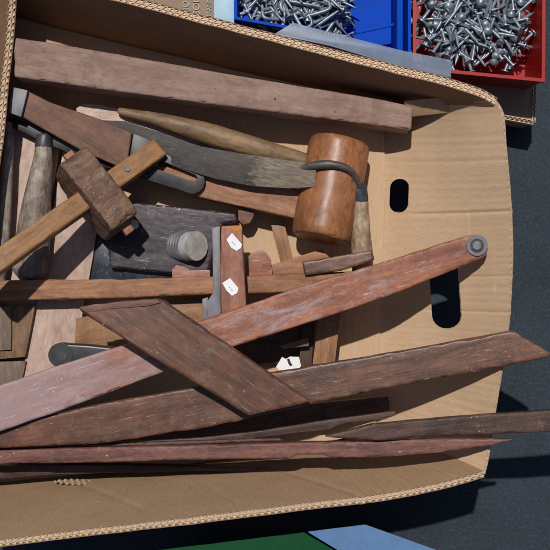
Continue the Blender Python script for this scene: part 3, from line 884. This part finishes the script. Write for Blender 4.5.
# corrugated front lip of the carton
bm = bmesh.new()
q0 = W(488, 114, CZ + .002); q1 = W(533.5, 122.5, CZ + .002); q2 = W(535, 84, CZ + .002)
def flute_ribbon(bm, a, b_, wid, period, zt, hgt):
    d = b_ - a; L = d.length; t = d / L; n = Vector((-t.y, t.x, 0))
    for off0, off1 in ((-wid/2, -wid/2 + .0008), (wid/2 - .0008, wid/2)):
        vs_ = []
        for p, o_ in ((a, off0), (b_, off0), (b_, off1), (a, off1)):
            vs_.append((p + n * o_))
        lo = [bm.verts.new(Vector((v.x, v.y, zt - hgt))) for v in vs_]; hi = [bm.verts.new(Vector((v.x, v.y, zt))) for v in vs_]
        bm.faces.new(hi); bm.faces.new(lo[::-1])
        for i in range(4): bm.faces.new((lo[i], lo[(i+1) % 4], hi[(i+1) % 4], hi[i]))
    K = int(L / (period / 8)); rows = []
    for i in range(K + 1):
        s = L * i / K; c = (wid/2 - .0012) * math.sin(2 * math.pi * s / period)
        p = a + t * s
        rows.append([bm.verts.new(Vector(((p + n * (c + e)).x, (p + n * (c + e)).y, z))) for e, z in ((-.0004, zt - hgt), (-.0004, zt), (.0004, zt), (.0004, zt - hgt))])
    for r0, r1 in zip(rows, rows[1:]):
        for j in range(4): bm.faces.new((r0[j], r0[(j+1) % 4], r1[(j+1) % 4], r1[j]))
flute_ribbon(bm, q0, q1, .0058, .0062, CZ + .003, .012)
flute_ribbon(bm, q1, q2, .0045, .0062, CZ + .003, .012)
o = finish('carton_rim', bm, M['card_edge'], nb, ang=0, smooth=False); uv_planar(o)

def text_obj(name, body, size, loc, rotz, mat, parent):
    cu = bpy.data.curves.new('t', 'FONT'); cu.body = body; cu.size = size; cu.extrude = .0001; cu.align_x = 'LEFT'
    to = bpy.data.objects.new('t', cu); COL.objects.link(to)
    bpy.context.view_layer.update()
    dg = bpy.context.evaluated_depsgraph_get()
    me = bpy.data.meshes.new_from_object(to.evaluated_get(dg)); bpy.data.objects.remove(to)
    bm = bmesh.new(); bm.from_mesh(me)
    basis = Matrix.Translation(loc) @ Matrix.Rotation(rotz, 4, 'Z')
    bm.transform(basis)
    return finish(name, bm, mat, parent, basis=basis, smooth=False)
text_obj('printed_lettering', 'JO', .0115, W(188.5, 10, CZ + .0015), R(90), M['ink_white'], nb)
text_obj('printed_lettering', 'SOL', .0125, W(199.5, 15, CZ + .0015), R(90), M['ink_white'], nb)
text_obj('printed_lettering', 'MANN', .0085, W(211, 16.5, CZ + .0015), R(90), M['ink_white'], nb)

# ------------------------------------------------------------------ plastic bins
def bin_obj(name, outer, z0, z1, wallt, mat, label, floor_in=4):
    """open tray: outline px at rim height, hollow"""
    e = empty(name, W(outer[0][0], outer[0][1], z0), label, 'bin')
    top = [W(p[0], p[1], z1) for p in outer]
    c = sum(top, Vector()) / len(top)
    def inset(ps, d):
        out = []
        n = len(ps)
        for i in range(n):
            a_, b_, c_ = ps[i-1], ps[i], ps[(i+1) % n]
            e1 = (b_ - a_).normalized(); e2 = (c_ - b_).normalized()
            n1 = Vector((-e1.y, e1.x, 0)); n2 = Vector((-e2.y, e2.x, 0))
            if n1.dot(c - b_) < 0: n1 = -n1
            if n2.dot(c - b_) < 0: n2 = -n2
            bi = (n1 + n2); bi = bi / max(.3, bi.dot(n1))
            out.append(b_ + bi * d)
        return out
    def setz(ps, z): return [Vector((p.x, p.y, z)) for p in ps]
    def ring(loopsets):
        bm = bmesh.new(); L = [[bm.verts.new(p) for p in ps] for ps in loopsets]
        n = len(outer)
        for A, C in zip(L, L[1:]):
            for i in range(n): bm.faces.new((A[i], A[(i+1) % n], C[(i+1) % n], C[i]))
        bm.faces.new(L[0][::-1]); bm.faces.new(L[-1])
        es = [x for x in bm.edges if len(x.link_faces) == 2 and x.calc_face_angle(0) > R(30)]
        bmesh.ops.bevel(bm, geom=es, offset=.0007, segments=2, profile=.6, affect='EDGES')
        return bm
    o1 = setz(inset(top, .004), z0); o2 = setz(inset(top, .0015), z1 - .006)
    o2b = setz(top, z1 - .006); o3 = setz(top, z1)
    i1 = setz(inset(top, wallt), z1); i2 = setz(inset(top, wallt + .004), z0 + .003)
    finish('tray_body', ring([o1, o2, o2b, o3, i1, i2]), mat, e, ang=0)
    return e
blue = bin_obj('storage_bin', [(234, -70), (234, 19), (262, 24), (290, 29), (408, 62), (411, 62), (411, -70)], CZ + .001, .150, .0035, M['blue'], 'blue plastic bin of galvanised nails and staples behind the cardboard box')
slab('grip_lip', [(236, 18), (262, 22), (280, 25), (286, 19), (270, 17), (240, 12)], (.118, .118), .004, M['blue'], blue, bevel=.001, step=0)
slab('corner_post', [(397, -60), (403, -60), (403, 56), (397, 54)], .146, .07, M['blue'], blue, bevel=.001, step=0)
slab('inner_ridge', [(350, 32), (398, 22), (398, 25), (352, 35)], .105, .003, M['blue'], blue, bevel=.0006, step=0)
redb = bin_obj('storage_bin', [(413, -70), (413, 70), (440, 72), (545, 82), (546, -70)], CZ + .001, .140, .0040, M['red'], 'red plastic bin of loose nails and dome-headed bolts at the upper right')
tr = empty('clear_tray', W(360, 50, .15), 'cloudy clear plastic tray lid lying between the bins and the box rim', 'tray')
slab('tray_edge', [(293, 22.5), (330, 32), (400, 50), (451, 60), (451, 77), (400, 66), (330, 45), (275, 33.5)], (.158, .158), .0018, M['clear'], tr, bevel=.0003, step=0)
slab('tray_wall', [(277, 33), (330, 44.5), (400, 65.5), (451, 76.5), (451, 78), (400, 67), (330, 46), (275, 34.5)], (.161, .161), .03, M['clear'], tr, bevel=.0003, step=0)
wt = slab('pale_strip', [(214, -60), (234, -60), (234.5, 24), (213.5, 19)], .145, .08, M['blue_pale'], label='pale blue plastic block standing left of the blue bin', cat='plastic block', bevel=.002, step=0)

# ---- nails, bolts, staples
def make_nail(L, r, hr, dome=False):
    P = [Vector((0, 0, 0)), Vector((r * 3.5, 0, 0)), Vector((L, 0, 0))]
    b_ = tube_bm(P, [r * .12, r, r], 10)
    if dome:
        Q = [Vector((L, 0, 0)), Vector((L + .0008, 0, 0)), Vector((L + hr * .45, 0, 0)), Vector((L + hr * .75, 0, 0)), Vector((L + hr * .9, 0, 0))]
        tube_bm(Q, [hr * .95, hr, hr * .82, hr * .45, hr * .1], 16, b_)
    else:
        Q = [Vector((L - .0002, 0, 0)), Vector((L + .0012, 0, 0))]
        tube_bm(Q, [hr, hr], 16, b_)
    b_.transform(Matrix.Translation(Vector((-L/2, 0, 0))))
    me = bpy.data.meshes.new('nail_mesh'); bmesh.ops.recalc_face_normals(b_, faces=b_.faces[:]); b_.to_mesh(me); b_.free()
    for p in me.polygons: p.use_smooth = True
    me.set_sharp_from_angle(angle=R(40)); me.materials.append(M['nail'])
    return me
def make_staple(L, w, r):
    ctrl = [Vector((0, -w/2, 0)), Vector((L*.5, -w/2, 0)), Vector((L*.85, -w/2, 0)), Vector((L, -w*.3, 0)), Vector((L, w*.3, 0)), Vector((L*.85, w/2, 0)), Vector((L*.5, w/2, 0)), Vector((0, w/2, 0))]
    P, Rr = smooth_path(ctrl, [r*.3, r, r, r, r, r, r, r*.3], 5)
    b_ = tube_bm(P, Rr, 9); b_.transform(Matrix.Translation(Vector((-L/2, 0, 0))))
    me = bpy.data.meshes.new('staple_mesh'); bmesh.ops.recalc_face_normals(b_, faces=b_.faces[:]); b_.to_mesh(me); b_.free()
    for p in me.polygons: p.use_smooth = True
    me.materials.append(M['nail'])
    return me
nails = [make_nail(.046, .0022, .0050), make_nail(.040, .0020, .0046), make_nail(.054, .0024, .0054)]
bolts = [make_nail(.030, .0019, .0062, True), make_nail(.038, .0022, .0058, False), make_nail(.046, .0021, .0050, False), make_nail(.042, .0019, .0046, False)]
staples = [make_staple(.040, .015, .0023), make_staple(.046, .014, .0024)]
def scatter(me, name, px, py, z, yaw, pitch, label, cat_, group):
    o = bpy.data.objects.new(name, me); COL.objects.link(o)
    o.location = W(px, py, z); o.rotation_euler = (random.uniform(0, 6.28) if cat_ != 'staple' else random.uniform(-.4, .4), pitch, yaw)
    tag(o, label, cat_, group)
rnd = random.Random(3)
def mound(px, py, cx, cy, wx, wy, h): return h * max(0, 1 - ((px-cx)/wx)**2 - ((py-cy)/wy)**2)
for i in range(190):
    px = rnd.uniform(250, 341); py = rnd.uniform(-22, 42)
    if py > 10 + (px - 245) * .31: continue
    z = .090 + mound(px, py, 300, -5, 75, 50, .045) + rnd.uniform(-.006, .007)
    if i % 3 == 0: scatter(rnd.choice(staples), 'fencing_staple', px, py, z, rnd.uniform(0, 6.28), rnd.uniform(-.35, .35), 'galvanised U-shaped staple in the blue bin', 'staple', 'staples in the blue bin')
    else: scatter(rnd.choice(nails), 'galvanised_nail', px, py, z, rnd.uniform(0, 6.28), rnd.uniform(-.35, .35), 'galvanised nail in the pile inside the blue bin', 'nail', 'nails in the blue bin')
for i in range(290):
    px = rnd.uniform(420, 524); py = rnd.uniform(-22, 66)
    if py > 60 - max(0, px - 500) * .5 or (px < 445 and py > 50): continue
    z = .086 + mound(px, py, 465, 15, 85, 75, .045) + rnd.uniform(-.006, .007)
    dome = rnd.random() < .13
    if dome: scatter(bolts[0], 'dome_bolt', px, py, z - .006, rnd.uniform(0, 6.28), rnd.uniform(-1.3, -.2), 'shiny dome-headed bolt among the nails in the red bin', 'bolt', 'dome-headed bolts in the red bin')
    else: scatter(rnd.choice(bolts[1:]), 'loose_nail', px, py, z, rnd.uniform(0, 6.28), rnd.uniform(-.5, .5), 'grey steel nail in the pile inside the red bin', 'nail', 'nails in the red bin')

# ------------------------------------------------------------------ green and blue boxes at the bottom
slab('plastic_crate', [(150, 551), (180, 547), (304, 532), (352, 560), (352, 640), (150, 640)], .075, .073, M['green'], undercut=.05, label='dark green plastic crate lid at the bottom edge', cat='crate', bevel=.002, step=0)
slab('plastic_crate', [(306, 531.5), (365, 524), (460, 558), (460, 640), (356, 640), (355, 561)], .078, .076, M['sky_blue'], undercut=.05, label='blue plastic crate lid at the bottom edge', cat='crate', bevel=.002, step=0)

# ------------------------------------------------------------------ wear: soften, dent and chip the old wood
def wear(o, vox, amp=.0004, chip=.0012, freq=55):
    md = o.modifiers.new('r', 'REMESH'); md.mode = 'VOXEL'; md.voxel_size = vox
    dg = bpy.context.evaluated_depsgraph_get(); dg.update()
    me = bpy.data.meshes.new_from_object(o.evaluated_get(dg))
    o.modifiers.clear()
    bm = bmesh.new(); bm.from_mesh(me)
    bmesh.ops.smooth_vert(bm, verts=bm.verts[:], factor=.5, use_axis_x=True, use_axis_y=True, use_axis_z=True)
    bmesh.ops.smooth_vert(bm, verts=bm.verts[:], factor=.5, use_axis_x=True, use_axis_y=True, use_axis_z=True)
    bm.normal_update()
    seed = Vector((random.uniform(0, 50), random.uniform(0, 50), random.uniform(0, 50)))
    mv = []
    for v in bm.verts:
        n = v.normal; a = max(abs(n.x), abs(n.y), abs(n.z))
        c = v.co
        q = Vector((c.x * .45, c.y, c.z))
        d = amp * noise.noise(q * freq + seed) + amp * .5 * noise.noise(q * freq * 3.1 + seed)
        e = max(0, min(1, (.965 - a) / .18))
        k = noise.noise(c * 130 + seed) + .6 * noise.noise(c * 40 + seed)
        d -= e * chip * max(0, k - .12) * 1.6
        mv.append(n * d)
    for v, d in zip(bm.verts, mv): v.co += d
    old = o.data; nm = bpy.data.meshes.new(o.name)
    bm.to_mesh(nm); bm.free()
    for m_ in old.materials: nm.materials.append(m_)
    for p in nm.polygons: p.use_smooth = True
    o.data = nm
    bpy.data.meshes.remove(me)
for o in list(COL.objects):
    if o.type != 'MESH' or o.get('kind'): continue
    nm_ = o.name.split('.')[0]; par = o.parent.name.split('.')[0] if o.parent else ''
    if nm_ == 'timber_plank': wear(o, .0017, .0005, .0022, 40)
    elif (par, nm_) in (('wooden_lever', 'arm'), ('mitre_square', 'long_board'), ('mitre_square', 'mitred_board')): wear(o, .0016, .00015, .0018, 30)
    elif (par, nm_) == ('marking_gauge', 'head'): wear(o, .0011, .0009, .0026, 60)
    elif (par, nm_) == ('marking_gauge', 'stem'): wear(o, .0012, .0004, .0014)
    elif (par, nm_) == ('router_plane', 'body'): wear(o, .0013, .0004, .0022)
    elif (par, nm_) in (('try_square', 'stock'), ('sliding_bevel', 'stock')): wear(o, .0012, .0003, .0014)
    elif (par, nm_) == ('carpenters_mallet', 'head'): wear(o, .0014, .0005, .0012, 35)
    elif nm_ in ('wooden_stick', 'wood_block', 'dark_offcut', 'thin_board'): wear(o, .0014, .0004, .0016)
    elif nm_ in ('handle_body', 'handle'): wear(o, .0010, .0006, 0, 70)

# ------------------------------------------------------------------ light, world, camera
EL = 66; SUNV = Vector((-.27, 1.0, 0)).normalized() * math.cos(R(EL)) + Vector((0, 0, math.sin(R(EL))))
sun = bpy.data.lights.new('sun', 'SUN'); sun.energy = 3.3; sun.angle = R(1.0); sun.color = (1.0, .975, .94)
so = bpy.data.objects.new('sun', sun); COL.objects.link(so)
so.rotation_euler = SUNV.to_track_quat('Z', 'Y').to_euler(); so.location = SUNV * 3
w = bpy.data.worlds.new('World'); sc.world = w; w.use_nodes = True
nt = w.node_tree; bg = nt.nodes['Background']
sky = nt.nodes.new('ShaderNodeTexSky'); sky.sky_type = 'NISHITA'; sky.sun_disc = False
sky.sun_elevation = R(EL); sky.sun_rotation = math.atan2(SUNV.x, SUNV.y)
nt.links.new(sky.outputs[0], bg.inputs[0]); bg.inputs[1].default_value = .05

cam = bpy.data.cameras.new('camera'); co = bpy.data.objects.new('camera', cam); COL.objects.link(co)
co.location = (0, 0, H); co.rotation_euler = (0, 0, 0)
cam.sensor_width = 36; cam.lens = 36 * H / GW; cam.clip_start = .05; cam.clip_end = 50
sc.camera = co
sc.view_settings.view_transform = 'Standard'; sc.view_settings.look = 'None'
sc.view_settings.exposure = 0; sc.view_settings.gamma = 1
